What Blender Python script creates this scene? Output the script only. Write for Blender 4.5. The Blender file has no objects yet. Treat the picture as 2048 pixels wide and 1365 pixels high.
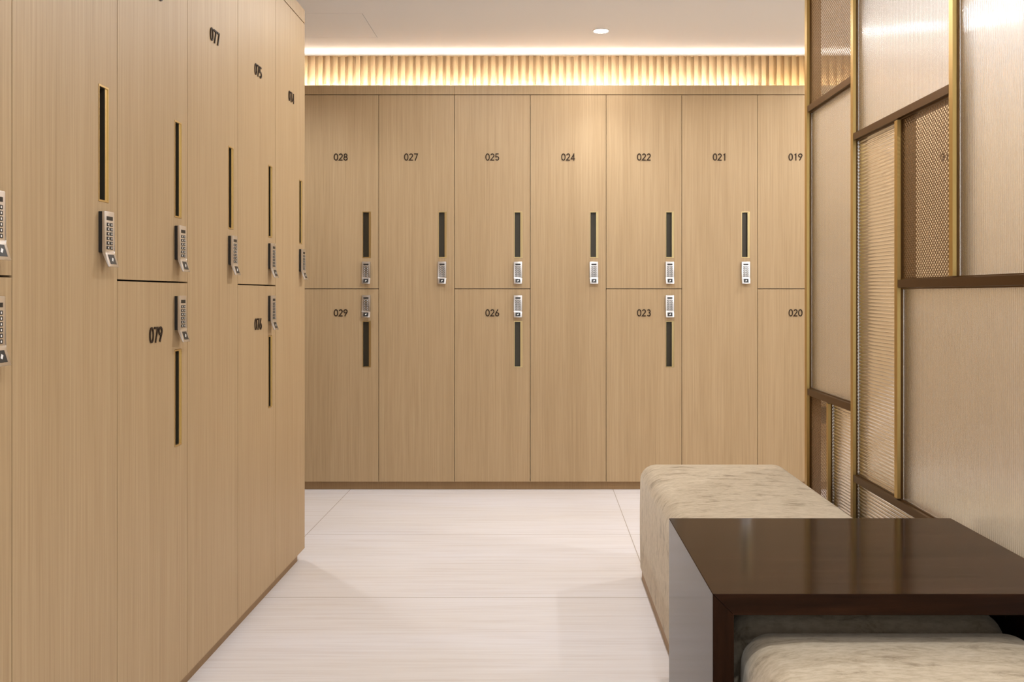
import bpy, bmesh, math, random
from mathutils import Vector, Matrix

random.seed(4)
S = bpy.context.scene
COL = S.collection
PI = math.pi

# ------------------------------------------------------------------ measures (metres)
CAM_Z = 1.03
FPX = 1850.0                 # focal length in pixels of the 2048 wide frame
VPX, VPY = 1080.0, 590.0     # vanishing point of the room depth
BACK = 4.878                 # front plane of the back lockers
LEFT = -0.916                # front plane of the left lockers
LEFT_END = 3.602             # far end of the left row
W = 0.3995                   # locker pitch
DOOR_LO, SEAM, DOOR_HI, TOP = 0.044, 1.0617, 2.0835, 2.135
CEIL = 2.355
PX = 0.97                    # room-side plane of the partition


# ------------------------------------------------------------------ material helpers
def new_mat(name):
    m = bpy.data.materials.new(name)
    m.use_nodes = True
    nt = m.node_tree
    b = nt.nodes['Principled BSDF']
    return m, nt, b


def N(nt, typ, **kw):
    n = nt.nodes.new(typ)
    for k, v in kw.items():
        setattr(n, k, v)
    return n


def rgb(c):
    return (c[0], c[1], c[2], 1.0)


def simple(name, col, rough=0.5, metal=0.0, coat=0.0, spec=0.5):
    m, nt, b = new_mat(name)
    b.inputs['Base Color'].default_value = rgb(col)
    b.inputs['Roughness'].default_value = rough
    b.inputs['Metallic'].default_value = metal
    b.inputs['Coat Weight'].default_value = coat
    b.inputs['Specular IOR Level'].default_value = spec
    return m


def position_scaled(nt, sx, sy, sz):
    g = N(nt, 'ShaderNodeNewGeometry')
    mp = N(nt, 'ShaderNodeVectorMath', operation='MULTIPLY')
    mp.inputs[1].default_value = (sx, sy, sz)
    nt.links.new(g.outputs['Position'], mp.inputs[0])
    return mp.outputs[0]


def noise(nt, vec, scale=1.0, detail=3.0, rough=0.5, dist=0.0):
    n = N(nt, 'ShaderNodeTexNoise')
    n.inputs['Scale'].default_value = scale
    n.inputs['Detail'].default_value = detail
    n.inputs['Roughness'].default_value = rough
    n.inputs['Distortion'].default_value = dist
    nt.links.new(vec, n.inputs['Vector'])
    return n.outputs['Fac']


def ramp(nt, fac, stops):
    r = N(nt, 'ShaderNodeValToRGB')
    e = r.color_ramp.elements
    while len(e) < len(stops):
        e.new(0.5)
    for el, (p, c) in zip(e, stops):
        el.position = p
        el.color = rgb(c)
    nt.links.new(fac, r.inputs['Fac'])
    return r.outputs['Color']


def mixc(nt, fac, a, b, blend='MIX'):
    m = N(nt, 'ShaderNodeMix', data_type='RGBA', blend_type=blend)
    if isinstance(fac, float):
        m.inputs['Factor'].default_value = fac
    else:
        nt.links.new(fac, m.inputs['Factor'])
    for sock, v in ((m.inputs[6], a), (m.inputs[7], b)):
        if isinstance(v, tuple):
            sock.default_value = rgb(v)
        else:
            nt.links.new(v, sock)
    return m.outputs[2]


def math_node(nt, op, a, b=None):
    m = N(nt, 'ShaderNodeMath', operation=op)
    for i, v in enumerate((a, b)):
        if v is None:
            continue
        if isinstance(v, (int, float)):
            m.inputs[i].default_value = v
        else:
            nt.links.new(v, m.inputs[i])
    return m.outputs[0]


def oak(name, dark, mid, light, rough=0.5):
    m, nt, b = new_mat(name)
    fine = noise(nt, position_scaled(nt, 420, 420, 4.0), detail=3.0, rough=0.65)
    band = noise(nt, position_scaled(nt, 130, 130, 1.4), detail=2.0, rough=0.6)
    broad = noise(nt, position_scaled(nt, 13, 13, 0.35), detail=1.0)
    c1 = ramp(nt, fine, [(0.28, dark), (0.5, mid), (0.75, light)])
    c2 = ramp(nt, band, [(0.3, dark), (0.52, mid), (0.72, light)])
    c = mixc(nt, 0.36, c1, c2)
    tint = ramp(nt, broad, [(0.3, (0.97, 0.96, 0.94)), (0.7, (1.02, 1.02, 1.02))])
    c = mixc(nt, 1.0, c, tint, 'MULTIPLY')
    nt.links.new(c, b.inputs['Base Color'])
    b.inputs['Roughness'].default_value = rough
    b.inputs['Specular IOR Level'].default_value = 0.3
    bp = N(nt, 'ShaderNodeBump')
    bp.inputs['Strength'].default_value = 0.06
    bp.inputs['Distance'].default_value = 0.001
    nt.links.new(fine, bp.inputs['Height'])
    nt.links.new(bp.outputs[0], b.inputs['Normal'])
    return m


M = {}
M['oak'] = oak('oak_veneer', (0.375, 0.256, 0.137), (0.462, 0.327, 0.184), (0.53, 0.39, 0.23))
M['plinth_oak'] = oak('plinth_oak', (0.27, 0.165, 0.075), (0.34, 0.215, 0.105), (0.41, 0.27, 0.14))  # same oak, darkened for the shade under the doors; also bench bases
M['brass'] = simple('aged_brass', (0.70, 0.55, 0.28), 0.30, 1.0)
M['bronze'] = simple('bronze_frame', (0.58, 0.41, 0.15), 0.33, 1.0)
M['mesh_bronze'] = simple('bronze_mesh', (0.23, 0.135, 0.06), 0.5, 0.5)
M['rail_bronze'] = simple('dark_bronze_rail', (0.125, 0.068, 0.025), 0.36, 1.0)
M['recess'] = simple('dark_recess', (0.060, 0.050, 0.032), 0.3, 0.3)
M['black'] = simple('black_plastic', (0.012, 0.011, 0.010), 0.45)
M['silver'] = simple('satin_nickel', (0.70, 0.675, 0.655), 0.32, 1.0)
M['numeral'] = simple('dark_bronze_numeral', (0.034, 0.019, 0.010), 0.6, 0.0, 0.0, 0.2)
M['glyph'] = simple('pale_print', (0.85, 0.84, 0.82), 0.5)
M['paint'] = simple('ceiling_paint', (0.91, 0.925, 0.95), 0.85)
M['wall_paint'] = simple('wall_paint', (0.62, 0.52, 0.40), 0.8)
M['gap'] = simple('shadow_gap', (0.10, 0.07, 0.04), 0.9)
M['white_trim'] = simple('white_trim', (0.85, 0.84, 0.82), 0.4)


def emit(name, col, strength):
    m = bpy.data.materials.new(name)
    m.use_nodes = True
    nt = m.node_tree
    nt.nodes.clear()
    e = N(nt, 'ShaderNodeEmission')
    e.inputs['Color'].default_value = rgb(col)
    e.inputs['Strength'].default_value = strength
    o = N(nt, 'ShaderNodeOutputMaterial')
    nt.links.new(e.outputs[0], o.inputs['Surface'])
    return m


M['led'] = emit('led_warm', (1.0, 0.93, 0.82), 19.0)
M['led_low'] = emit('led_warm_low', (1.0, 0.97, 0.91), 270.0)
M['led_dim'] = emit('led_amber', (1.0, 0.87, 0.60), 150.0)
M['lens'] = emit('lamp_lens', (1.0, 0.95, 0.92), 200.0)


def floor_mat():
    m, nt, b = new_mat('travertine_tile')
    st = noise(nt, position_scaled(nt, 2.2, 60, 1), detail=5.0, rough=0.62, dist=0.25)
    cl = noise(nt, position_scaled(nt, 0.9, 3.4, 1), detail=3.0)
    c = ramp(nt, st, [(0.25, (0.70, 0.655, 0.64)), (0.5, (0.795, 0.77, 0.775)), (0.75, (0.84, 0.825, 0.835))])
    t = ramp(nt, cl, [(0.3, (0.95, 0.925, 0.89)), (0.7, (1.0, 1.0, 1.02))])
    c = mixc(nt, 1.0, c, t, 'MULTIPLY')
    g = N(nt, 'ShaderNodeNewGeometry')
    sp = N(nt, 'ShaderNodeSeparateXYZ')
    nt.links.new(g.outputs['Position'], sp.inputs[0])

    def joint(coord, origin, pitch, w):
        f = math_node(nt, 'FRACT', math_node(nt, 'DIVIDE', math_node(nt, 'SUBTRACT', coord, origin - 20 * pitch), pitch))
        return math_node(nt, 'LESS_THAN', f, w / pitch)
    j = math_node(nt, 'MAXIMUM', joint(sp.outputs['X'], -1.004, 1.389, 0.0032), joint(sp.outputs['Y'], 3.144, 0.827, 0.0035))
    c = mixc(nt, j, c, (0.42, 0.355, 0.30))
    nt.links.new(c, b.inputs['Base Color'])
    b.inputs['Roughness'].default_value = 0.42
    b.inputs['Specular IOR Level'].default_value = 0.35
    return m


M['floor'] = floor_mat()


def velvet_mat():
    m, nt, b = new_mat('crushed_velvet')
    big = noise(nt, position_scaled(nt, 9, 24, 14), detail=6.0, rough=0.7, dist=0.4)
    fine = noise(nt, position_scaled(nt, 45, 120, 60), detail=3.0, rough=0.7)
    c1 = ramp(nt, big, [(0.35, (0.30, 0.232, 0.155)), (0.46, (0.50, 0.415, 0.30)), (0.7, (0.565, 0.48, 0.365))])
    c2 = ramp(nt, fine, [(0.3, (0.80, 0.77, 0.72)), (0.6, (1.06, 1.06, 1.06))])
    c = mixc(nt, 1.0, c1, c2, 'MULTIPLY')
    nt.links.new(c, b.inputs['Base Color'])
    b.inputs['Roughness'].default_value = 0.9
    b.inputs['Specular IOR Level'].default_value = 0.15
    b.inputs['Sheen Weight'].default_value = 0.35
    b.inputs['Sheen Roughness'].default_value = 0.5
    b.inputs['Sheen Tint'].default_value = (0.95, 0.9, 0.8, 1)
    bp = N(nt, 'ShaderNodeBump')
    bp.inputs['Strength'].default_value = 0.15
    bp.inputs['Distance'].default_value = 0.003
    nt.links.new(big, bp.inputs['Height'])
    nt.links.new(bp.outputs[0], b.inputs['Normal'])
    return m


M['velvet'] = velvet_mat()


def walnut_mat(name, sx, sy, sz):
    m, nt, b = new_mat(name)
    g1 = noise(nt, position_scaled(nt, sx, sy, sz), detail=5.0, rough=0.6, dist=0.5)
    c = ramp(nt, g1, [(0.28, (0.0105, 0.0045, 0.0027)), (0.55, (0.0225, 0.0090, 0.0046)), (0.8, (0.043, 0.0172, 0.0080))])
    nt.links.new(c, b.inputs['Base Color'])
    b.inputs['Roughness'].default_value = 0.42
    b.inputs['Specular IOR Level'].default_value = 0.0
    b.inputs['Coat Weight'].default_value = 1.0
    b.inputs['Coat IOR'].default_value = 1.17
    b.inputs['Coat Roughness'].default_value = 0.11
    return m


M['walnut_top'] = walnut_mat('walnut_top', 3, 42, 42)
M['walnut_leg'] = walnut_mat('walnut_leg', 42, 42, 3)


def glass_mat(name, rough, tint):
    m, nt, b = new_mat(name)
    b.inputs['Base Color'].default_value = rgb(tint)
    b.inputs['Transmission Weight'].default_value = 1.0
    b.inputs['Roughness'].default_value = rough
    b.inputs['IOR'].default_value = 1.45
    b.inputs['Coat Weight'].default_value = 0.5
    b.inputs['Coat Roughness'].default_value = 0.09
    return m


M['frosted'] = glass_mat('frosted_fluted_glass', 0.27, (1.0, 0.985, 0.96))
M['reeded'] = glass_mat('reeded_glass', 0.06, (1.0, 0.985, 0.965))


# ------------------------------------------------------------------ mesh helpers
def add_box(bm, x0, x1, y0, y1, z0, z1, mat=0):
    vs = [bm.verts.new((x, y, z)) for x in (x0, x1) for y in (y0, y1) for z in (z0, z1)]
    out = []
    for q in ((0, 1, 3, 2), (4, 6, 7, 5), (0, 4, 5, 1), (2, 3, 7, 6), (0, 2, 6, 4), (1, 5, 7, 3)):
        f = bm.faces.new([vs[i] for i in q])
        f.material_index = mat
        out.append(f)
    return out


def add_prism(bm, poly, axis, a, b, mat=0):
    """extrude a 2D polygon between a and b along an axis; poly gives the two other coordinates in order"""
    def P(p, t):
        if axis == 'x':
            return (t, p[0], p[1])
        if axis == 'y':
            return (p[0], t, p[1])
        return (p[0], p[1], t)
    A = [bm.verts.new(P(p, a)) for p in poly]
    B = [bm.verts.new(P(p, b)) for p in poly]
    n = len(poly)
    fs = [bm.faces.new(A), bm.faces.new(list(reversed(B)))]
    for i in range(n):
        fs.append(bm.faces.new((A[i], B[i], B[(i + 1) % n], A[(i + 1) % n])))
    for f in fs:
        f.material_index = mat
    return fs


def bevel(bm, w, seg=2):
    bmesh.ops.bevel(bm, geom=list(bm.edges), offset=w, segments=seg, profile=0.5, affect='EDGES', clamp_overlap=True)


def to_mesh(name, bm, mats, smooth=False):
    bmesh.ops.recalc_face_normals(bm, faces=list(bm.faces))
    me = bpy.data.meshes.new(name)
    bm.to_mesh(me)
    bm.free()
    for m in (mats if isinstance(mats, (list, tuple)) else [mats]):
        me.materials.append(m)
    if smooth:
        me.shade_smooth()
        me.set_sharp_from_angle(angle=math.radians(38))
    return me


def link(name, me, parent=None, loc=(0, 0, 0), label=None):
    o = bpy.data.objects.new(name, me)
    COL.objects.link(o)
    o.location = loc
    if parent is not None:
        o.parent = parent
    if label:
        o['label'] = label
    return o


def thing(name, label, cat, loc=(0, 0, 0), rotz=0.0, group=None, me=None):
    o = bpy.data.objects.new(name, me)
    COL.objects.link(o)
    o.location = loc
    o.rotation_euler = (0, 0, rotz)
    o['label'] = label
    o['category'] = cat
    if group:
        o['group'] = group
    return o


def struct(name, bm, mats):
    o = link(name, to_mesh(name, bm, mats))
    o['kind'] = 'structure'
    return o


# ------------------------------------------------------------------ room shell
X_L, X_R, Y_B, Y_F = -2.45, 2.80, 5.42, -2.6
bm = bmesh.new()
add_box(bm, X_L, X_R, Y_F, Y_B, -0.06, 0.0)
struct('floor', bm, M['floor'])

# ceiling slab with the hole for the access panel
HX0, HX1, HY0, HY1 = -1.30, -0.836, 4.352, 4.762
bm = bmesh.new()
xs, ys = [X_L, HX0, HX1, X_R], [Y_F, HY0, HY1, Y_B]
for i in range(3):
    for j in range(3):
        if i == 1 and j == 1:
            continue
        add_box(bm, xs[i], xs[i + 1], ys[j], ys[j + 1], CEIL, CEIL + 0.03)
bmesh.ops.remove_doubles(bm, verts=list(bm.verts), dist=1e-5)
struct('ceiling', bm, M['paint'])

bm = bmesh.new()
add_box(bm, HX0 + 0.0022, HX1 - 0.0022, HY0 + 0.0022, HY1 - 0.0022, CEIL, CEIL + 0.02)
thing('access_panel', 'white access panel set flush in the ceiling at upper left', 'ceiling panel',
      me=to_mesh('access_panel', bm, M['paint']))

# fluted oak upstand above the back lockers (the visible back wall)
FW_Y, FW_TOP = 4.985, 2.318
bm = bmesh.new()
add_box(bm, X_L, X_R, FW_Y + 0.012, FW_Y + 0.032, 2.05, FW_TOP)
pitch = 0.0405
x = X_L
while x < X_R - pitch:
    add_box(bm, x, x + 0.0225, FW_Y, FW_Y + 0.0125, 2.05, FW_TOP)
    x += pitch
add_box(bm, X_L, X_R, FW_Y - 0.0005, FW_Y + 0.038, FW_TOP, FW_TOP + 0.0022)
struct('wall_back', bm, M['oak'])
bm = bmesh.new()
add_box(bm, X_L, X_R, 5.40, Y_B, 0.0, CEIL)
struct('wall_rear', bm, M['paint'])
bm = bmesh.new()
add_box(bm, X_R, X_R + 0.05, Y_F, Y_B, -0.06, CEIL + 0.03)
struct('wall_right', bm, M['wall_paint'])
bm = bmesh.new()
add_box(bm, X_L - 0.05, X_L, Y_F, Y_B, -0.06, CEIL + 0.03)
struct('wall_left', bm, M['wall_paint'])

# oak headers over both rows, plinths under them
bm = bmesh.new()
add_box(bm, X_L, -0.451, BACK, BACK + 0.018, DOOR_HI + 0.0042, TOP)
add_box(bm, -0.4495, X_R, BACK, BACK + 0.018, DOOR_HI + 0.0042, TOP)
add_box(bm, X_L, X_R, BACK + 0.018, FW_Y - 0.0005, DOOR_HI + 0.0042, DOOR_HI + 0.0105)   # unseen floor board added to stop strip light leaking through the gaps
add_box(bm, X_L, X_R, BACK + 0.018, BACK + 0.0205, DOOR_HI + 0.0105, TOP - 0.0025)  # unseen backing added to block strip light at the header joint
add_box(bm, X_L, X_R, BACK + 0.018, 4.934, TOP - 0.0025, TOP - 0.0002)   # unseen lip added to keep the lower strip's light off the ceiling
struct('trim_1', bm, M['oak'])
bm = bmesh.new()
add_box(bm, LEFT - 0.50, LEFT, 0.0, LEFT_END, DOOR_HI + 0.0042, TOP + 0.003)
struct('trim_2', bm, M['oak'])
bm = bmesh.new()
add_box(bm, X_L, X_R, BACK + 0.022, BACK + 0.04, 0.0, DOOR_LO - 0.001)
struct('baseboard_back', bm, M['plinth_oak'])
bm = bmesh.new()
add_box(bm, LEFT - 0.48, LEFT - 0.022, 0.0, LEFT_END - 0.027, 0.0, DOOR_LO - 0.001)
struct('baseboard_left', bm, M['plinth_oak'])
# plain oak panels that carry the rows on where the photo stops
bm = bmesh.new()
add_box(bm, X_L, -1.2515, BACK, BACK + 0.5, DOOR_LO, DOOR_HI)
struct('trim_3', bm, M['oak'])
bm = bmesh.new()
add_box(bm, LEFT - 0.5, LEFT, 0.0, 1.2015, DOOR_LO, DOOR_HI)
struct('trim_4', bm, M['oak'])

# ------------------------------------------------------------------ light fittings
G_LED = 'LED strips of the cove above the back lockers'


def strip(x0, x1, y0, y1, z0, z1, mat, label):
    bm = bmesh.new()
    add_box(bm, x0, x1, y0, y1, z0, z1)
    return thing('light_strip', label, 'light strip', me=to_mesh('light_strip', bm, mat), group=G_LED)


strip(-2.40, 2.75, 5.030, 5.034, 2.3204, 2.3316, M['led'], 'warm light strip behind the top edge of the fluted oak band')
strip(-2.40, 1.19, 4.9215, 4.9265, 2.0955, 2.0985, M['led_low'], 'long warm light strip below the fluted band behind the oak header')
strip(1.23, 2.75, 4.9215, 4.9265, 2.0955, 2.0985, M['led_dim'], 'dimmer amber light strip under the fluted band, near the screen')


def ring_mesh(r0, r1, z0, z1, n=40):
    bm = bmesh.new()
    prof = [(r0, z1), (r0, z0), (r1, z0 + 0.0008), (r1, z1)]
    rings = []
    for k in range(n):
        a = 2 * PI * k / n
        rings.append([bm.verts.new((r * math.cos(a), r * math.sin(a), z)) for r, z in prof])
    for k in range(n):
        A, B = rings[k], rings[(k + 1) % n]
        for i in range(4):
            bm.faces.new((A[i], A[(i + 1) % 4], B[(i + 1) % 4], B[i]))
    return bm


def disc_mesh(r, z0, z1, n=40):
    bm = bmesh.new()
    add_prism(bm, [(r * math.cos(2 * PI * k / n), r * math.sin(2 * PI * k / n)) for k in range(n)], 'z', z0, z1)
    return bm


DL = (0.3056, 4.634)
d = thing('downlight', 'round white recessed downlight in the ceiling near the back lockers', 'ceiling light', loc=(DL[0], DL[1], CEIL))
link('trim_ring', to_mesh('trim_ring', ring_mesh(0.036, 0.043, -0.004, 0.0), M['white_trim'], True), d)
link('lens', to_mesh('lens', disc_mesh(0.0355, -0.003, -0.0005), M['lens']), d)


def spot(x, y, energy, angle=95, blend=0.9, col=(1.0, 0.93, 0.86), r=0.035, z=CEIL - 0.012):
    l = bpy.data.lights.new('downlight_or_fill', 'SPOT')
    l.energy = energy
    l.spot_size = math.radians(angle)
    l.spot_blend = blend
    l.shadow_soft_size = r
    l.color = col
    o = bpy.data.objects.new('downlight_or_fill', l)
    o.location = (x, y, z)
    COL.objects.link(o)
    return o


COOL = (0.985, 0.99, 1.0)
spot(DL[0], DL[1], 24, 80, 1.0, COOL)                 # the visible one, washing locker 024
spot(-1.40, 4.25, 30, 140, 0.8, COOL, 0.04)           # side aisle at the left
spot(-0.36, 4.06, 17, 176, 0.3, COOL, 0.085)                 # out-of-view lamp added to brighten the upper back lockers at left
for yy, e, bl in ((3.25, 66, 0.3), (0.95, 70, 0.95), (-0.10, 70, 0.95), (-1.2, 60, 0.95)):
    spot(0.22, yy, e * 0.80, 174, bl, COOL)                 # main aisle, above the picture
for yy, e in ((4.25, 85), (3.0, 95), (1.6, 95), (0.2, 75)):   # aisle behind the screen
    spot(1.95, yy, e * 0.52, 172, 0.3, COOL)

wd = bpy.data.worlds.new('ambient_fill')  # even ambient fill light added at the open rear of the room
S.world = wd
wd.use_nodes = True
bg = wd.node_tree.nodes['Background']
bg.inputs['Color'].default_value = (0.99, 0.985, 0.98, 1)
bg.inputs['Strength'].default_value = 0.9


# ------------------------------------------------------------------ lockers
# local frame of a locker: x to the right, y into the cabinet, z up from its own bottom edge
HANDLE_X0, HANDLE_X1 = 0.1145, 0.1590
HANDLE_UP = (1.2245, 1.4690)
HANDLE_LOW = (0.6475, 0.8925)
LOCK_X = 0.1350
LOCK_UP, LOCK_LOW = 1.2045, 1.0275    # top edges
LOCK_H, LOCK_W = 0.1165, 0.0435


def door_mesh(h, hz0, hz1, key):
    bm = bmesh.new()
    xs = [-W / 2 + 0.0013, HANDLE_X0, HANDLE_X1, W / 2 - 0.0013]
    zs = [0.0, hz0, hz1, h]
    T = 0.022
    g = {}
    for iy, y in enumerate((0.0, T)):
        for ix, x in enumerate(xs):
            for iz, z in enumerate(zs):
                g[ix, iy, iz] = bm.verts.new((x, y, z))
    for iy in (0, 1):
        for ix in range(3):
            for iz in range(3):
                if ix == 1 and iz == 1:
                    continue
                bm.faces.new((g[ix, iy, iz], g[ix + 1, iy, iz], g[ix + 1, iy, iz + 1], g[ix, iy, iz + 1]))
    for i in range(3):
        for (ix0, iz0, ix1, iz1) in ((i, 0, i + 1, 0), (i, 3, i + 1, 3), (0, i, 0, i + 1), (3, i, 3, i + 1)):
            bm.faces.new((g[ix0, 0, iz0], g[ix1, 0, iz1], g[ix1, 1, iz1], g[ix0, 1, iz0]))
    for (ix0, iz0, ix1, iz1) in ((1, 1, 2, 1), (1, 2, 2, 2), (1, 1, 1, 2), (2, 1, 2, 2)):
        bm.faces.new((g[ix0, 0, iz0], g[ix1, 0, iz1], g[ix1, 1, iz1], g[ix0, 1, iz0]))
    return to_mesh('door_' + key, bm, M['oak'])


def body_mesh(h, key):
    bm = bmesh.new()
    add_box(bm, -W / 2 + 0.0012, W / 2 - 0.0012, 0.0235, 0.49, 0.0005, h - 0.0005)
    return to_mesh('body_' + key, bm, M['oak'])


def handle_mesh():
    """brass-lined slot: a thin frame, a flat brass lip on the right, a dark finger well on the left"""
    w, h = HANDLE_X1 - HANDLE_X0, HANDLE_UP[1] - HANDLE_UP[0]
    bm = bmesh.new()
    o = 0.0003
    y0 = -0.0010
    # frame bars (left, right, bottom, top), the sunk lip beside the well
    add_box(bm, o, 0.0030, y0, 0.0200, o, h - o)
    add_box(bm, w - 0.0030, w - o, y0, 0.0200, o, h - o)
    add_box(bm, 0.0030, w - 0.0030, y0, 0.0200, o, 0.0042)
    add_box(bm, 0.0030, w - 0.0030, y0, 0.0200, h - 0.0042, h - o)
    add_prism(bm, [(w - 0.0030, 0.0010), (w - 0.0030, 0.0200), (w - 0.0118, 0.0200), (w - 0.0118, 0.0016)], 'z', 0.0042, h - 0.0042)
    bmesh.ops.remove_doubles(bm, verts=list(bm.verts), dist=1e-6)
    me = to_mesh('handle', bm, M['brass'])
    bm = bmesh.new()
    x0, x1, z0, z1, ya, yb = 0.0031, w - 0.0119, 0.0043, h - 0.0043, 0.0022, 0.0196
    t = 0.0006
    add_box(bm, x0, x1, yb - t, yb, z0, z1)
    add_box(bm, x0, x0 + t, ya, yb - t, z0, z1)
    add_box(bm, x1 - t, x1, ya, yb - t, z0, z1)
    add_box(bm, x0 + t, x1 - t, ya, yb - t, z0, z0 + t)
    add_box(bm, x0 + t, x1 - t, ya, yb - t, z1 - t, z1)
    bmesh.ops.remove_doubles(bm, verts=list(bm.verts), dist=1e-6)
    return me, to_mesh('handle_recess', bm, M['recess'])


ME_HANDLE, ME_RECESS = handle_mesh()


def lock_meshes():
    """keypad lock, origin at top centre on the door face; the plate stands off the door and its foot flares out"""
    out = {}
    hw, H = LOCK_W / 2, LOCK_H
    b0, b1 = 0.0078, 0.0138            # back and front of the plate, measured out from the door
    bm = bmesh.new()
    front = [(-b1, 0.0), (-b1, -0.083), (-b1 - 0.0012, -0.087), (-b1 - 0.0105, -H)]
    back = [(-b0, 0.0), (-b0, -0.084), (-b0 - 0.0014, -0.0885), (-b1 - 0.0055, -H)]
    add_prism(bm, front + list(reversed(back)), 'x', -hw, hw)
    bevel(bm, 0.0012, 2)
    out['keypad_lock'] = to_mesh('keypad_lock', bm, M['silver'], True)
    bm = bmesh.new()
    add_box(bm, -hw + 0.0008, hw - 0.0008, -0.0082, 0.0, -0.0862, -0.0008)
    bevel(bm, 0.0008, 1)
    out['lock_housing'] = to_mesh('lock_housing', bm, M['black'])
    bm = bmesh.new()
    add_box(bm, -0.0135, 0.0135, -b1 - 0.0005, -b1 + 0.001, -0.0185, -0.0105)
    out['display'] = to_mesh('display', bm, M['black'])
    bm = bmesh.new()
    add_box(bm, -0.0052, 0.0052, -b1 - 0.0011, -b1 + 0.001, -0.0037, 0.0037, 0)
    bevel(bm, 0.0006, 1)
    add_box(bm, -0.0016, 0.0016, -b1 - 0.0013, -b1 - 0.0009, -0.0018, 0.0018, 1)
    out['keypad_button'] = to_mesh('keypad_button', bm, [M['black'], M['glyph']])
    # card reader window lying on the flared foot
    s0, s1 = Vector((-b1 - 0.0012, -0.087)), Vector((-b1 - 0.0105, -H))
    dv = (s1 - s0)
    n = Vector((dv.y, -dv.x)).normalized()
    if n.x > 0:
        n = -n

    def quad(bm, u0, u1, xa, xb, lift, th, mat):
        p = [s0 + dv * u0 + n * lift, s0 + dv * u1 + n * lift, s0 + dv * u1 - n * th, s0 + dv * u0 - n * th]
        add_prism(bm, [(q.x, q.y) for q in p], 'x', xa, xb, mat)
    bm = bmesh.new()
    quad(bm, 0.12, 0.80, -0.0130, 0.0130, 0.0005, 0.001, 0)
    q = [(-0.0050, 0.55), (0.0010, 0.32), (0.0055, 0.40), (-0.0005, 0.62)]
    vs = []
    for xx, u in q:
        p = s0 + dv * u + n * 0.0009
        vs.append(bm.verts.new((xx, p.x, p.y)))
    f = bm.faces.new(vs)
    f.material_index = 1
    out['card_reader'] = to_mesh('card_reader', bm, [M['black'], M['glyph']])
    return out


LOCK = lock_meshes()


def arc(cx, cy, rx, ry, a0, a1, n=16):
    return [(cx + rx * math.cos(math.radians(a0 + (a1 - a0) * k / n)), cy + ry * math.sin(math.radians(a0 + (a1 - a0) * k / n)))
            for k in range(n + 1)]


def oval(cx, cy, rx, ry, n=28, p=2.0):
    out = []
    for k in range(n):
        a = 2 * PI * k / n
        c, q = math.cos(a), math.sin(a)
        out.append((cx + rx * math.copysign(abs(c) ** (2 / p), c), cy + ry * math.copysign(abs(q) ** (2 / p), q)))
    return out


def ribbon(bm, pts, closed, half, y0, y1, k):
    n = len(pts)
    L, R = [], []
    for i in range(n):
        p = Vector(pts[i])
        a = Vector(pts[i - 1]) if (closed or i > 0) else None
        b = Vector(pts[(i + 1) % n]) if (closed or i < n - 1) else None
        t0 = (p - a).normalized() if a is not None else (b - p).normalized()
        t1 = (b - p).normalized() if b is not None else t0
        n0, n1 = Vector((-t0.y, t0.x)), Vector((-t1.y, t1.x))
        m = (n0 + n1)
        m = m.normalized() if m.length > 1e-4 else n0
        w = half / max(m.dot(n0), 0.42)
        L.append(p + m * w)
        R.append(p - m * w)
    V = [[bm.verts.new((q.x * k, y, (q.y - 0.5) * k)) for q in Q] for y in (y0, y1) for Q in (L, R)]
    fl, fr, bl, br = V
    for i in range(n if closed else n - 1):
        j = (i + 1) % n
        bm.faces.new((fl[i], fl[j], fr[j], fr[i]))
        bm.faces.new((bl[i], br[i], br[j], bl[j]))
        bm.faces.new((fl[i], bl[i], bl[j], fl[j]))
        bm.faces.new((fr[i], fr[j], br[j], br[i]))
    if not closed:
        for i in (0, n - 1):
            bm.faces.new((fl[i], fr[i], br[i], bl[i]))


def digit_meshes():
    """raised monoline numerals of a geometric sans, 37 mm tall; strokes in units of the height"""
    six = [(oval(0, 0.285, 0.232, 0.218), True), ([(-0.212, 0.37), (-0.15, 0.50), (0.11, 0.975)], False)]
    G = {
        '0': [(oval(0, 0.5, 0.238, 0.432, 32, 2.25), True)],
        '1': [([(-0.16, 0.80), (0.04, 0.925), (0.04, 0.0)], False)],
        '2': [(arc(0, 0.705, 0.215, 0.228, 168, -32, 16) + [(-0.235, 0.067), (0.26, 0.067)], False)],
        '3': [(arc(0, 0.72, 0.19, 0.213, 150, -92), False), (arc(0, 0.287, 0.225, 0.22, 92, -152), False)],
        '4': [([(0.125, 0.90), (-0.255, 0.245), (0.29, 0.245)], False), ([(0.125, 1.0), (0.125, 0.0)], False)],
        '5': [([(0.215, 0.933), (-0.165, 0.933), (-0.195, 0.50)] + arc(-0.005, 0.305, 0.235, 0.238, 125, -145), False)],
        '6': six,
        '7': [([(-0.25, 0.933), (0.235, 0.933), (-0.09, 0.0)], False)],
        '8': [(oval(0, 0.722, 0.188, 0.211), True), (oval(0, 0.285, 0.232, 0.218), True)],
        '9': [([(-x, 1.0 - y) for x, y in pts], c) for pts, c in six],
    }
    res = {}
    for ch, strokes in G.items():
        bm = bmesh.new()
        for i, (pts, closed) in enumerate(strokes):
            ribbon(bm, pts, closed, 0.064, -0.0042 - 0.0001 * i, -0.0022, 0.0375)
        res[ch] = to_mesh('numeral', bm, M['numeral'])
    return res


DIGIT = digit_meshes()
DOOR_CACHE = {}


def copy_tree(o, parent=None):
    c = o.copy()
    COL.objects.link(c)
    c.parent = parent
    for ch in list(o.children):
        copy_tree(ch, c)
    return c


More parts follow.
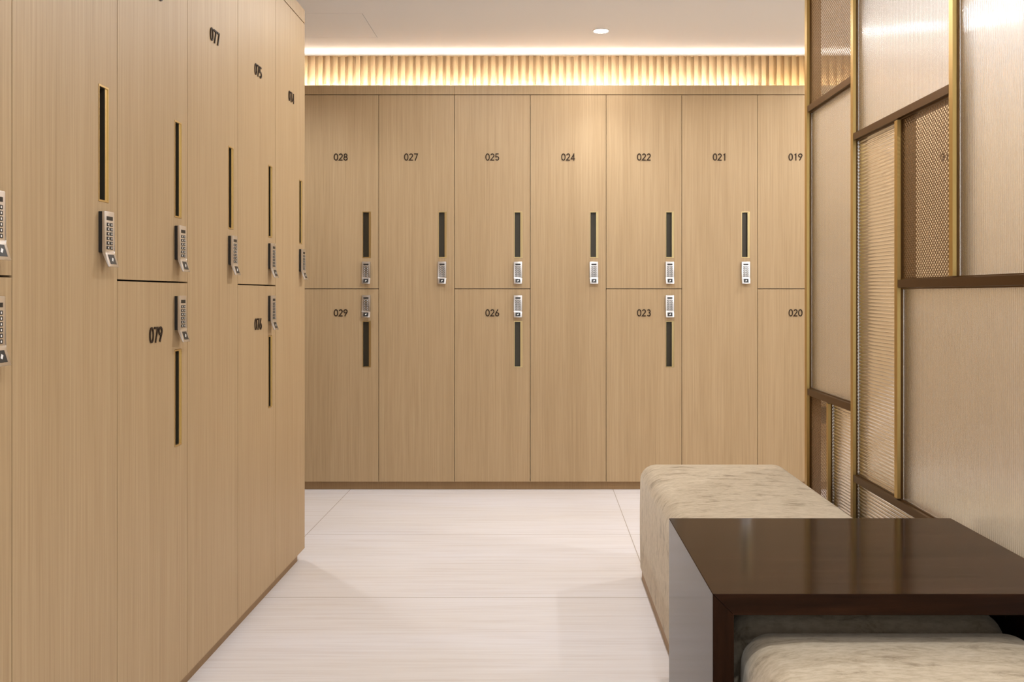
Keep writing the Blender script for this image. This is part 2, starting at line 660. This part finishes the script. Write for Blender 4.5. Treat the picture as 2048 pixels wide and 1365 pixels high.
def make_lock():
    k = link('keypad_lock', LOCK['keypad_lock'], label='satin metal keypad lock')
    link('lock_housing', LOCK['lock_housing'], k, label='black housing behind the keypad')
    link('display', LOCK['display'], k)
    link('card_reader', LOCK['card_reader'], k, label='dark card reader window with a white mark')
    for r in range(6):
        for c in (-1, 1):
            link('keypad_button', LOCK['keypad_button'], k, (c * 0.0076, 0, -0.0275 - r * 0.0097))
    return k


LOCK_PROTO = make_lock()
HANDLE_PROTO = link('handle', ME_HANDLE, label='brass slot handle')
link('handle_recess', ME_RECESS, HANDLE_PROTO)
first = {'lock': True, 'handle': True}


def take(proto, key, parent, loc):
    if first[key]:
        first[key] = False
        proto.parent = parent
        c = proto
    else:
        c = copy_tree(proto, parent)
    c.location = loc
    return c


def locker(kind, number, loc, rotz, label, group, nshift=0.0):
    """kind: tall, upper or lower"""
    z0 = {'tall': DOOR_LO, 'upper': SEAM + 0.002, 'lower': DOOR_LO}[kind]
    z1 = {'tall': DOOR_HI, 'upper': DOOR_HI, 'lower': SEAM - 0.002}[kind]
    hz = HANDLE_LOW if kind == 'lower' else HANDLE_UP
    lz = LOCK_LOW if kind == 'lower' else LOCK_UP
    nz = 0.935 if kind == 'lower' else 1.757
    h = z1 - z0
    if kind not in DOOR_CACHE:
        DOOR_CACHE[kind] = (door_mesh(h, hz[0] - z0, hz[1] - z0, kind), body_mesh(h, kind))
    t = thing('locker', label, 'locker', (loc[0], loc[1], z0), rotz, group)
    dm, bo = DOOR_CACHE[kind]
    link('cabinet_body', bo, t)
    link('door', dm, t)
    take(HANDLE_PROTO, 'handle', t, (HANDLE_X0, 0, hz[0] - z0))
    take(LOCK_PROTO, 'lock', t, (LOCK_X, 0, lz - z0))
    for i, ch in enumerate(number):
        o = link('numeral', DIGIT[ch], t, (nshift + (i - 1) * 0.0252, 0.0015, nz - z0))
    return t


G_BACK = 'oak lockers along the back wall'
G_LEFT = 'oak lockers of the left row'
bx = lambda k: -1.2500 + 0.3996 * (k + 0.5)
ROW = [
    ('split', '028', '029'), ('tall', '027'), ('split', '025', '026'), ('tall', '024'), ('split', '022', '023'),
    ('tall', '021'), ('split', '019', '020'), ('tall', '018'), ('split', '016', '017'), ('tall', '015'),
]
special = {
    '018': 'tall oak locker just right of number 019, blurred behind the frosted pane of the screen',
    '016': 'upper oak locker numbered 016, glimpsed through the bronze mesh of the screen',
    '017': 'lower oak locker under number 016, blurred behind the large frosted pane',
    '015': 'last oak locker at the far right, a blur behind the ribbed frosted glass',
}
for k, it in enumerate(ROW):
    p = (bx(k), BACK)
    if it[0] == 'tall':
        n = it[1]
        locker('tall', n, p, 0, special.get(n, 'full-height oak locker numbered %s on the back wall' % n), G_BACK, -0.029 if n == '027' else 0)
    else:
        a, b = it[1], it[2]
        locker('upper', a, p, 0, special.get(a, 'upper oak locker numbered %s on the back wall, above %s' % (a, b)), G_BACK)
        low = locker('lower', b, p, 0, special.get(b, 'lower oak locker numbered %s on the back wall, below %s' % (b, a)), G_BACK)
        if b == '020':
            L020 = low

ly = lambda k: LEFT_END - W * (k + 0.5)
LROW = [
    ('tall', '074', 'full-height oak locker numbered 074 at the far end of the left row'),
    ('split', '075', 'upper oak locker numbered 075 in the left row', '076', 'lower oak locker numbered 076 in the left row'),
    ('tall', '077', 'full-height oak locker numbered 077 in the middle of the left row'),
    ('split', '078', 'upper left-row oak locker above number 079, its own number cut off by the photo top',
     '079', 'lower oak locker numbered 079 in the left row'),
    ('tall', '080', 'full-height left-row oak locker nearest the camera, no number in view, beside 079'),
    ('split', '081', 'upper oak locker cut by the left edge of the photo, only its lock showing',
     '082', 'lower oak locker cut by the left edge of the photo, below a dark seam'),
]
for k, it in enumerate(LROW):
    p = (LEFT, ly(k))
    if it[0] == 'tall':
        locker('tall', it[1], p, PI / 2, it[2], G_LEFT)
    else:
        locker('upper', it[1], p, PI / 2, it[2], G_LEFT)
        locker('lower', it[3], p, PI / 2, it[4], G_LEFT)

# ------------------------------------------------------------------ bronze and glass screen on the right
scr = thing('partition_screen', 'bronze framed screen of frosted, ribbed glass and mesh panels on the right', 'partition', (PX + 0.025, 2.2, 0))
OFF = Vector((PX + 0.025, 2.2, 0))


def part(name, bm, mat, smooth=False, label=None):
    bmesh.ops.translate(bm, verts=list(bm.verts), vec=-OFF)
    return link(name, to_mesh(name, bm, mat, smooth), scr, label=label)


def stepped(half):
    """front profile of a frame bar: (offset across, distance behind the front plane)"""
    return [(-half, 0.050), (-half, 0.0095), (-half * 0.78, 0.0092), (-half * 0.72, 0.0), (half * 0.72, 0.0),
            (half * 0.78, 0.0092), (half, 0.0095), (half, 0.050)]


def post(yc, z0, z1, w=0.029):
    """polished bronze bead on a dark bronze channel"""
    bm = bmesh.new()
    fs = add_prism(bm, [(PX + d, yc + a) for a, d in stepped(w / 2)], 'z', z0, z1)
    for k in (0, 1, 2, 3, 7, 8, 9):
        fs[k].material_index = 1
    part('post', bm, [M['bronze'], M['rail_bronze']])


def rail(zc, y0, y1, w=0.029):
    bm = bmesh.new()
    add_prism(bm, [(PX + d + 0.0006, zc + a) for a, d in stepped(w / 2)], 'y', y0, y1)
    part('rail', bm, M['rail_bronze'])


YV1, YV5, YV2, YV3, YV4, YV6, YV7 = 3.376, 3.124, 2.878, 2.522, 2.185, 1.44, 0.70
R1, R1B, R2, R3, R4 = 1.704, 0.6775, 1.520, 1.0600, 0.4615
HB = 0.0145
Z_TOP = CEIL - 0.001
post(YV1, 0.0, Z_TOP, 0.040)
post(YV2, 0.0, Z_TOP, 0.031)
post(YV5, 0.03, R1B - HB, 0.026)
post(YV3, R4 + HB, R2 - HB)
post(YV4, R3 + HB, Z_TOP)
post(YV6, 0.0, Z_TOP)
post(YV7, 0.0, Z_TOP)
E1, E2 = YV1 - 0.020, YV2 + 0.0155
rail(R1, E2, E1, 0.031)
rail(R1B, E2, E1, 0.031)
rail(R2, YV4 + HB, YV2 - 0.0155)
rail(R3, YV6 + HB, YV3 - HB)
rail(R4, YV6 + HB, YV2 - 0.0155)
for a, b in ((YV2, YV1), (YV6, YV2), (YV7, YV6)):
    rail(0.015, a + 0.0205, b - 0.0205, 0.030)
    rail(CEIL - 0.016, a + 0.0205, b - 0.0205, 0.030)


def ribbed(y0, y1, z0, z1, vertical, pitch, amp, mat, label):
    """glass sheet whose room side carries rounded ribs"""
    bm = bmesh.new()
    xf, xb = PX + 0.0145, PX + 0.0205
    a0, a1 = (y0, y1) if vertical else (z0, z1)
    n = max(2, round((a1 - a0) / pitch))
    seg = 8
    tot = n * seg
    lo, hi = (z0, z1) if vertical else (y0, y1)
    V = []
    for i in range(tot + 1):
        u = a0 + (a1 - a0) * i / tot
        x = xf - amp * (0.5 - 0.5 * math.cos(2 * PI * i / seg) if vertical else abs(math.sin(PI * i / seg)))
        V.append([bm.verts.new((x, u, w) if vertical else (x, w, u)) for w in (lo, hi)])
    sm = []
    for i in range(tot):
        sm.append(bm.faces.new((V[i][0], V[i + 1][0], V[i + 1][1], V[i][1])))
    P = lambda x, u, w: bm.verts.new((x, u, w) if vertical else (x, w, u))
    B = [[P(xb, u, w) for w in (lo, hi)] for u in (a0, a1)]
    bm.faces.new((B[0][0], B[0][1], B[1][1], B[1][0]))
    bm.faces.new((V[0][0], V[0][1], B[0][1], B[0][0]))
    bm.faces.new((V[-1][0], B[1][0], B[1][1], V[-1][1]))
    bm.faces.new([V[i][0] for i in range(tot + 1)] + [B[1][0], B[0][0]])
    bm.faces.new([V[i][1] for i in range(tot + 1)] + [B[1][1], B[0][1]])
    part('glass_pane', bm, mat, True, label)


def diamond_mesh(y0, y1, z0, z1, label):
    """bronze mesh: two crossing families of flat strands around diamond openings"""
    bm = bmesh.new()
    ay, az = 0.0145, 0.0122
    L = math.hypot(ay, az)
    sw = 0.0041
    cnt = 0
    for sgn in (1, -1):
        dy, dz = ay / L, sgn * az / L
        ny, nz = -dz, dy
        step = ay * az / L
        cs = [ny * y + nz * z for y in (y0, y1) for z in (z0, z1)]
        c = math.floor(min(cs) / step) * step
        while c <= max(cs):
            # clip the line n.p = c to the rectangle
            t0, t1 = -10.0, 10.0
            py, pz = ny * c, nz * c
            for p, dd, lo, hi in ((py, dy, y0, y1), (pz, dz, z0, z1)):
                a, b = (lo - p) / dd, (hi - p) / dd
                t0, t1 = max(t0, min(a, b)), min(t1, max(a, b))
            if t1 - t0 > 0.004:
                x0 = PX + 0.0150 + (0.0003 if sgn > 0 else 0.0)
                q = []
                for t, s in ((t0, 1), (t1, 1), (t1, -1), (t0, -1)):
                    q.append((min(max(py + dy * t + ny * s * sw / 2, y0), y1), min(max(pz + dz * t + nz * s * sw / 2, z0), z1)))
                vs = [[bm.verts.new((xx, a, b)) for a, b in q] for xx in (x0, x0 + 0.0006)]
                bm.faces.new(vs[0])
                bm.faces.new(list(reversed(vs[1])))
                for i in range(4):
                    bm.faces.new((vs[0][i], vs[1][i], vs[1][(i + 1) % 4], vs[0][(i + 1) % 4]))
                cnt += 1
            c += step
    part('mesh_panel', bm, M['mesh_bronze'], False, label)


g = 0.0005
fl, fa = 0.0085, 0.00019
hl, ha = 0.0104, 0.0015
V2L, V2R = YV2 - 0.0155, YV2 + 0.0155
diamond_mesh(V2R, E1, R1 + 0.0155, CEIL - 0.031, 'bronze diamond mesh at the top of the narrow bay')
ribbed(V2R + g, E1 - g, R1B + 0.0155 + g, R1 - 0.0155 - g, True, fl, fa, M['frosted'], 'tall narrow cream frosted pane')
diamond_mesh(YV5 + 0.013, E1, 0.03, R1B - 0.0155, 'low bronze diamond mesh beside the bench')
ribbed(V2R + g, YV5 - 0.013 - g, 0.03 + g, R1B - 0.0155 - g, False, hl, ha, M['reeded'], 'low pane with horizontal ribs')
ribbed(YV4 + HB + g, V2L - g, R2 + HB + g, CEIL - 0.031 - g, True, fl, fa, M['frosted'], 'upper frosted pane')
ribbed(YV3 + HB + g, V2L - g, R4 + HB + g, R2 - HB - g, False, hl, ha, M['reeded'], 'tall narrow pane with horizontal ribs')
diamond_mesh(YV4 + HB, YV3 - HB, R3 + HB, R2 - HB, 'bronze diamond mesh in the middle of the screen')
ribbed(YV6 + HB + g, YV4 - HB - g, R3 + HB + g, CEIL - 0.031 - g, True, fl, 0.00034, M['frosted'], 'large upper frosted pane with fine vertical ribs')
ribbed(YV6 + HB + g, YV3 - HB - g, R4 + HB + g, R3 - HB - g, True, fl, 0.00026, M['frosted'], 'large lower frosted pane with fine vertical ribs')
ribbed(YV6 + HB + g, V2L - g, 0.03 + g, R4 - HB - g, False, hl, ha, M['reeded'], 'bottom pane with horizontal ribs')
ribbed(YV7 + HB + g, YV6 - HB - g, 0.03 + g, CEIL - 0.031 - g, True, fl, fa, M['frosted'], None)


# ------------------------------------------------------------------ benches
def rounded_rect(hx, hy, r, n=8):
    pts = []
    for cx, cy, a0 in ((hx - r, hy - r, 0), (-hx + r, hy - r, 90), (-hx + r, -hy + r, 180), (hx - r, -hy + r, 270)):
        for k in range(n + 1):
            a = math.radians(a0 + 90 * k / n)
            pts.append((cx + r * math.cos(a), cy + r * math.sin(a)))
    return pts


def loft(bm, rings):
    R = [[bm.verts.new(p) for p in r] for r in rings]
    n = len(R[0])
    for a, b in zip(R, R[1:]):
        for i in range(n):
            bm.faces.new((a[i], a[(i + 1) % n], b[(i + 1) % n], b[i]))
    bm.faces.new(list(reversed(R[0])))
    bm.faces.new(R[-1])


def bench_meshes():
    hx, hy = 0.268, 0.83
    zb, zt = 0.032, 0.414
    rt, rv = 0.055, 0.060
    prof = [(0.010, zb), (0.003, zb + 0.004), (0.0, zb + 0.012), (-0.002, 0.16), (-0.002, 0.26)]
    for k in range(0, 9):
        a = math.radians(90 * k / 8)
        prof.append((rt - rt * math.cos(a), zt - rt + rt * math.sin(a)))
    for i, dz in ((0.09, 0.004), (0.13, 0.0065), (0.18, 0.008), (0.24, 0.009)):
        prof.append((i, zt + dz))
    bm = bmesh.new()
    rings = []
    for ins, z in prof:
        r = max(rv - ins, 0.012)
        rings.append([(x, y, z) for x, y in rounded_rect(hx - ins, hy - ins, r)])
    loft(bm, rings)
    cush = to_mesh('cushion', bm, M['velvet'], True)
    bm = bmesh.new()
    loft(bm, [[(x, y, z) for x, y in rounded_rect(hx - 0.006, hy - 0.006, 0.05)] for z in (0.0, 0.032)])
    return cush, to_mesh('base', bm, M['plinth_oak'], True)


CUSH, BASE = bench_meshes()
G_BENCH = 'beige velvet benches'
b1 = thing('bench', 'beige velvet bench beyond the dark wooden table', 'bench', (0.631, 2.575, 0), 0, G_BENCH)
link('cushion', CUSH, b1)
link('base', BASE, b1)
for label, loc in (('beige velvet bench in the foreground, its end tucked under the dark table', (0.631, 0.897, 0)),
                   ('velvet bench on the far side of the screen, dim through the ribbed glass', (1.345, 2.06, 0))):
    c = copy_tree(b1)
    c['label'] = label
    c.location = loc

# ------------------------------------------------------------------ table bridging the two benches
TX0, TX1, TY0, TY1, TZ, TT = 0.300, 0.956, 1.606, 2.152, 0.510, 0.0370
t = thing('side_table', 'dark walnut bridge table with mitred corners standing over the velvet benches', 'table',
          ((TX0 + TX1) / 2, (TY0 + TY1) / 2, 0))
T0 = Vector(t.location)


def tpart(name, bm, mat, w=0.0012):
    bevel(bm, w, 2)
    bmesh.ops.translate(bm, verts=list(bm.verts), vec=-T0)
    link(name, to_mesh(name, bm, mat), t)


bm = bmesh.new()
e = 0.0002
add_prism(bm, [(TX0, TZ), (TX1, TZ), (TX1 - TT, TZ - TT), (TX0 + TT, TZ - TT)], 'y', TY0, TY1)
tpart('tabletop', bm, M['walnut_top'])
bm = bmesh.new()
add_prism(bm, [(TX0, 0), (TX0 + TT, 0), (TX0 + TT, TZ - TT - e), (TX0, TZ - e)], 'y', TY0, TY1)
tpart('leg', bm, M['walnut_leg'])
bm = bmesh.new()
add_prism(bm, [(TX1, 0), (TX1 - TT, 0), (TX1 - TT, TZ - TT - e), (TX1, TZ - e)], 'y', TY0, TY1)
tpart('leg', bm, M['walnut_leg'])

# ------------------------------------------------------------------ dark knob on locker 020, glimpsed through the low mesh
LX, LZ = 1.49 - L020.location.x, 0.30 - DOOR_LO
bm = bmesh.new()
add_box(bm, LX - 0.030, LX + 0.030, -0.03, 0.0, LZ - 0.01, LZ + 0.055)
bevel(bm, 0.003, 2)
kb = link('knob_block', to_mesh('knob_block', bm, M['plinth_oak']), L020, label='brown block on the door')
bm = bmesh.new()
prof = [(0.012, 0.055), (0.014, 0.075), (0.030, 0.10), (0.036, 0.125), (0.030, 0.138), (0.010, 0.142)]
loft(bm, [[(LX + r * math.cos(2 * PI * i / 24), -0.022 + min(r, 0.02) * math.sin(2 * PI * i / 24), LZ + z) for i in range(24)] for r, z in prof])
link('knob', to_mesh('knob', bm, M['recess'], True), kb, label='dark flared knob')

# ------------------------------------------------------------------ camera and view
cam = bpy.data.cameras.new('camera')
cam.sensor_fit = 'HORIZONTAL'
cam.sensor_width = 36.0
cam.lens = FPX / 2048.0 * 36.0
cam.shift_x = (1024.0 - VPX) / 2048.0
cam.shift_y = (VPY - 682.5) / 2048.0
cam.clip_start = 0.02
co = bpy.data.objects.new('camera', cam)
co.location = (0, 0, CAM_Z)
co.rotation_euler = (PI / 2, 0, 0)
COL.objects.link(co)
S.camera = co

S.view_settings.view_transform = 'Standard'
S.view_settings.look = 'None'
S.view_settings.gamma = 1.0
S.view_settings.exposure = 0.14
S.view_settings.use_curve_mapping = False
S.cycles.use_denoising = True
S.cycles.max_bounces = 12
S.cycles.diffuse_bounces = 5
S.cycles.transmission_bounces = 8
S.cycles.sample_clamp_indirect = 6.0
